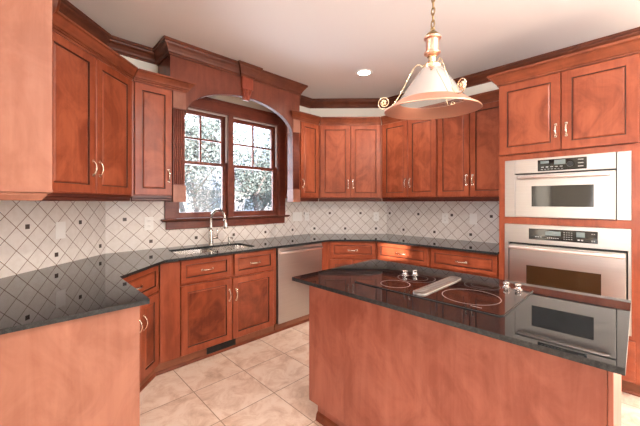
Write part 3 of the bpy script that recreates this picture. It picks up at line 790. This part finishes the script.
single('worktop', it, [GRANITE, GRANITEE], 'polished black granite island worktop holding the glass cooktop', 'countertop', WORLD, 1.58, .73, .895)

ck = Thing('cooktop', 'black glass electric cooktop with centre vent set in the island worktop', 'cooktop', WORLD, 1.595, .739, .915)
ck.add('glass_surface', prism(rrect(CX0, CX1, CY0, CY1, .018, 4), .9154, .9205), COOKG)
ck.add('edge_trim', prism(rrect(CX0-.004, CX1+.004, CY0-.004, CY1+.004, .020, 4), .9153, .9185, [rrect(CX0+.001, CX1-.001, CY0+.001, CY1-.001, .018, 4)]), BLACK)
def ring_bm(cx, cy, r, w, z0=.9206, z1=.9209):
    n = 48
    return prism([(cx+r*math.cos(2*PI*i/n), cy+r*math.sin(2*PI*i/n)) for i in range(n)], z0, z1, [[(cx+(r-w)*math.cos(2*PI*i/n), cy+(r-w)*math.sin(2*PI*i/n)) for i in range(n)]])
for cx, cy, r, m in ((1.512, .548, .125, RINGM), (1.752, .578, .085, RINGD), (1.653, .900, .105, RINGD), (1.455, .915, .078, RINGM)):
    b = ck.add('burner_ring', ring_bm(cx, cy, r, .0032), m)
    if m is RINGD: ck.add('inner_ring', ring_bm(cx, cy, r*.62, .003), m, b)
vt = bmesh.new(); st = rrect(1.362, 1.832, .705, .772, .032, 6)
merge(vt, prism(st, .9206, .927))
vent = ck.add('downdraft_vent', vt, STEEL)
sl = bmesh.new()
for i in range(13): add_box(sl, 1.40+i*.031, 1.418+i*.031, .719, .758, .9269, .9276)
ck.add('grille_slot', sl, mat('vent_slot', (.30, .29, .28), .4, .6), vent)
ck.add('maker_mark', box(1.375, 1.381, .455, .50, .9206, .9209), RINGM)
def knob(x, y):
    bm = bmesh.new()
    closed_lathe(bm, [(.019, .9206), (.019, .924), (.012, .928), (.009, .934), (.014, .938), (.015, .946), (.011, .950)], 18, (x, y))
    add_box(bm, x-.021, x+.021, y-.005, y+.005, .938, .949, .004)
    return bm
for x, y in ((1.672, .985), (1.722, .947), (1.802, .478), (1.802, .425)): ck.add('knob', knob(x, y), KNOBM)

# ------------------------------------------------------------------ pendant lamp
PX, PY = 1.60, .785
pd = Thing('pendant_lamp', 'copper and ribbed glass pendant lamp hanging on a chain above the island', 'lamp', WORLD, PX, PY, 1.86, tilt=(math.radians(2.6), math.radians(-2.6), 0))
c = (PX, PY)
pd.add('glass_shade', lathe(bmesh.new(), [(.052, 2.072), (.060, 2.066), (.085, 2.028), (.112, 1.990), (.114, 1.986), (.140, 1.950), (.142, 1.946), (.166, 1.912), (.172, 1.902)], 96, c, ripple=.0022), SHADE)
cb = lathe(bmesh.new(), [(.168, 1.903), (.174, 1.906), (.180, 1.900), (.212, 1.878), (.240, 1.862), (.246, 1.857), (.247, 1.852), (.243, 1.852), (.238, 1.857), (.210, 1.872), (.178, 1.894), (.168, 1.903)], 64, c)
pd.add('copper_band', cb, COPPER)
pd.add('collar', closed_lathe(bmesh.new(), [(.050, 2.066), (.052, 2.070), (.050, 2.090), (.044, 2.096), (.022, 2.098)], 28, c), BRASS)
pd.add('stem', closed_lathe(bmesh.new(), [(.020, 2.09), (.020, 2.13), (.026, 2.135), (.022, 2.15)], 20, c), BRASS)
pd.add('copper_cap', closed_lathe(bmesh.new(), [(.036, 2.146), (.042, 2.150), (.042, 2.158), (.033, 2.164), (.033, 2.222), (.044, 2.228), (.044, 2.236), (.036, 2.240)], 28, c), COPPER)
pd.add('finial', closed_lathe(bmesh.new(), [(.036, 2.2395), (.031, 2.252), (.018, 2.264), (.011, 2.27), (.011, 2.282), (.006, 2.288)], 20, c), BRASSD)
pd.add('bulb', closed_lathe(bmesh.new(), [(.014, 2.07), (.014, 2.04), (.030, 2.01), (.033, 1.99), (.026, 1.965), (.010, 1.955)], 20, c), WHITE)
pd.add('socket', closed_lathe(bmesh.new(), [(.019, 2.10), (.019, 2.062), (.016, 2.058)], 16, c), BRASSD)
ch = bmesh.new(); z = 2.29; i = 0
while z < 2.735:
    pts = []
    for k in range(14):
        a = 2*PI*k/14; u = .0105*math.cos(a); w = .021*math.sin(a)
        pts.append((PX+(u if i % 2 else u*.3), PY+(u*.3 if i % 2 else u), z+w+.014))
    tube(ch, pts, .0038, 6, closed=True); z += .033; i += 1
pd.add('chain', ch, BRASSD)
pd.add('canopy', closed_lathe(bmesh.new(), [(.010, 2.74), (.03, 2.745), (.058, 2.758), (.062, 2.770)], 28, c), BRASS)
for ang in (math.radians(117.3), math.radians(237.3), math.radians(-2.7)):
    bm = bmesh.new(); d = Vector((math.cos(ang), math.sin(ang), 0)); P = lambda r, z: Vector((PX, PY, z)) + d*r
    # arm: rises from the collar, sweeps down along the shade
    arm = [(.045, 2.085), (.060, 2.100), (.076, 2.102), (.092, 2.086), (.110, 2.055), (.134, 2.008), (.160, 1.958), (.186, 1.915), (.206, 1.893), (.226, 1.884)]
    fine = []
    for (a, b) in zip(arm, arm[1:]):
        fine += [(a[0]+(b[0]-a[0])*q/3, a[1]+(b[1]-a[1])*q/3) for q in range(3)]
    tube(bm, [P(*q) for q in fine+[arm[-1]]], .0027, 8)
    cu = []
    for k in range(26):     # closing curl
        a = -PI/2 + k/25*PI*2.6; rr = .036*(1-k/25*.55)
        cu.append((.250+rr*math.cos(a), 1.914+rr*math.sin(a)))
    tube(bm, [P(.226, 1.884)]+[P(*q) for q in cu], .0027, 8)
    o = pd.add('scroll_arm', bm, BRASS)
    fl = bmesh.new(); ctr = P(.252, 1.914); side = Vector((-d.y, d.x, 0))
    for k in range(5):
        a = 2*PI*k/5; q = ctr + (d*math.cos(a) + Vector((0, 0, 1))*math.sin(a))*.010
        r = bmesh.ops.create_uvsphere(fl, u_segments=8, v_segments=6, radius=.0085); bmesh.ops.translate(fl, verts=r['verts'], vec=q + side*.004)
    pd.add('rosette', fl, BRASS, o)

# ------------------------------------------------------------------ recessed ceiling light
def recessed(x, y, label, e):
    rl = Thing('recessed_light', label, 'ceiling light', WORLD, x, y, 2.76)
    rl.add('trim_ring', lathe(bmesh.new(), [(.066, 2.7745), (.066, 2.769), (.090, 2.770), (.094, 2.7745)], 32, (x, y)), WHITE)
    rl.add('lens', prism([(x+.066*math.cos(2*PI*i/32), y+.066*math.sin(2*PI*i/32)) for i in range(32)], 2.771, 2.7745), EMIT)
    lo = lamp('recessed_bulb', 'SPOT', (x, y, 2.74), (x, y, 0), e, (1, .90, .78), spot_size=math.radians(150), spot_blend=.6, shadow_soft_size=.06)
    lo.parent = rl.o; lo.matrix_parent_inverse = Matrix.Translation(rl.o.location).inverted()
recessed(2.718, 2.102, 'lit round recessed light in the ceiling near the window', 40)
recessed(.75, 1.25, 'added unseen recessed fill light in the ceiling above the aisle by the peninsula', 40)  # this and the next two are added out-of-view lamps brightening the cabinets
recessed(1.7, -.5, 'added unseen recessed fill light in the ceiling behind the island', 40)
recessed(.4, -.6, 'added unseen recessed fill light in the ceiling behind the camera', 40)

# ------------------------------------------------------------------ outside the window
GZ = -.6
GRASSM = mat('dry_lawn', (.40, .36, .30), .9)
struct('ground', box(-14, 40, 3.6, 50, GZ-.1, GZ), GRASSM, label='pale lawn outside the window')
HOUSEW = mat('pale_siding', (.50, .46, .45), .8); ROOFM = mat('grey_shingles', (.42, .42, .46), .8)
hs = Thing('house', 'pale neighbouring house seen through the window behind the trees', 'house', WORLD, 11, 24, GZ)
hs.add('walls', box(5.5, 17, 21, 27, GZ, 2.2), HOUSEW)
rf = bmesh.new()
v = [rf.verts.new(p) for p in ((5, 20.5, 2.2), (17.5, 20.5, 2.2), (17.5, 27.5, 2.2), (5, 27.5, 2.2), (5, 24, 4.4), (17.5, 24, 4.4))]
for f in ((0, 1, 5, 4), (2, 3, 4, 5), (0, 4, 3), (1, 2, 5), (3, 2, 1, 0)): quad(rf, [v[i] for i in f])
hs.add('roof', rf, ROOFM)
for x in (7.2, 9.6, 12.4): hs.add('window', box(x, x+1.0, 20.95, 21.02, .4, 1.6), mat('house_glass', (.25, .30, .36), .2))
fn = Thing('garden_fence', 'low pale rail fence across the garden outside the window', 'fence', WORLD, 6, 13, GZ)
for z in (.35, .75, 1.1): fn.add('rail', box(.5, 14, 13.0, 13.05, GZ+z, GZ+z+.13), HOUSEW)
for i in range(8): fn.add('post', box(.6+i*1.8, .72+i*1.8, 12.96, 13.09, GZ, GZ+1.3), HOUSEW)
BARK = mat('grey_bark', (.16, .14, .135), .9)
def leafm(n, a, b):
    m, nt, p = new_mat(n); nt.links.new(ramp(nt, noise(nt, coords(nt), 3, 2), [(.35, a), (.65, b)]), p.inputs['Base Color']); p.inputs['Roughness'].default_value = .7
    return m
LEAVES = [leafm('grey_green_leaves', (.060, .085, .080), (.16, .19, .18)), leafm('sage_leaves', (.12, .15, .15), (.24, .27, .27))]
def tree(label, x, y, h, spread, nl, mi, seed, lean=0):
    rnd = random.Random(seed)
    t = Thing('tree', label, 'tree', WORLD, x, y, GZ, 'trees outside the window')
    bm = bmesh.new(); tips = []
    def branch(p, d, ln, r, depth):
        pts = [p]; q = p.copy(); dd = d.copy()
        for i in range(5):
            dd = (dd + Vector((rnd.uniform(-.16, .16), rnd.uniform(-.16, .16), rnd.uniform(-.04, .10)))).normalized(); q = q + dd*ln/5; pts.append(q.copy())
        tube(bm, pts, [r*(1-.12*i) for i in range(6)], 6)
        tips.extend(pts[2:] if depth else pts[4:])
        if depth < 3:
            for i in range(4 if depth == 0 else 3):
                a = rnd.uniform(0, 2*PI); s = rnd.uniform(.5, .95)
                nd = (dd + Vector((math.cos(a)*s, math.sin(a)*s, rnd.uniform(-.1, .35)))).normalized()
                branch(pts[rnd.choice((2, 3, 4, 5))], nd, ln*rnd.uniform(.55, .8), r*.5, depth+1)
    branch(Vector((x, y, GZ)), Vector((lean, 0, 1)).normalized(), h*.30, h*.018, 0)
    t.add('trunk', bm, BARK)
    lf = bmesh.new()
    for i in range(nl):
        c = rnd.choice(tips) + Vector((rnd.gauss(0, spread), rnd.gauss(0, spread), rnd.gauss(0, spread)))
        s = rnd.uniform(.022, .06)*h/5
        a = Vector((rnd.gauss(0, 1), rnd.gauss(0, 1), rnd.gauss(0, 1))).normalized(); b = a.cross(Vector((rnd.gauss(0, 1), rnd.gauss(0, 1), rnd.gauss(0, 1)))).normalized()
        vs = [lf.verts.new(c + q) for q in (a*s, b*s*.5, -a*s, -b*s*.5)]; quad(lf, vs)
    t.add('foliage', lf, LEAVES[mi])
tree('leafy tree nearest the left window sash outside', 3.3, 7.9, 7.2, .36, 8000, 0, 3)
tree('leafy tree nearest the right window sash outside', 6.7, 10.3, 7.2, .34, 7500, 0, 11)
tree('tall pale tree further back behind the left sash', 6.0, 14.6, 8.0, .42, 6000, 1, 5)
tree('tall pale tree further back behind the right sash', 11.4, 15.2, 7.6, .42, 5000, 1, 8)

for o in COL.objects:
    if o.parent is None and 'category' in o:
        b = o.name.split('.')[0]
        g = {'wall_cabinet': 'cherry wall cabinets round the kitchen', 'base_cabinet': 'cherry base cabinets under the granite worktop', 'recessed_light': 'recessed ceiling lights',
             'wall_outlet': 'white outlets on the tile backsplash', 'blank_plate': 'blank cover plates on the tile backsplash', 'worktop': 'black granite worktops'}.get(b)
        if g: o['group'] = g
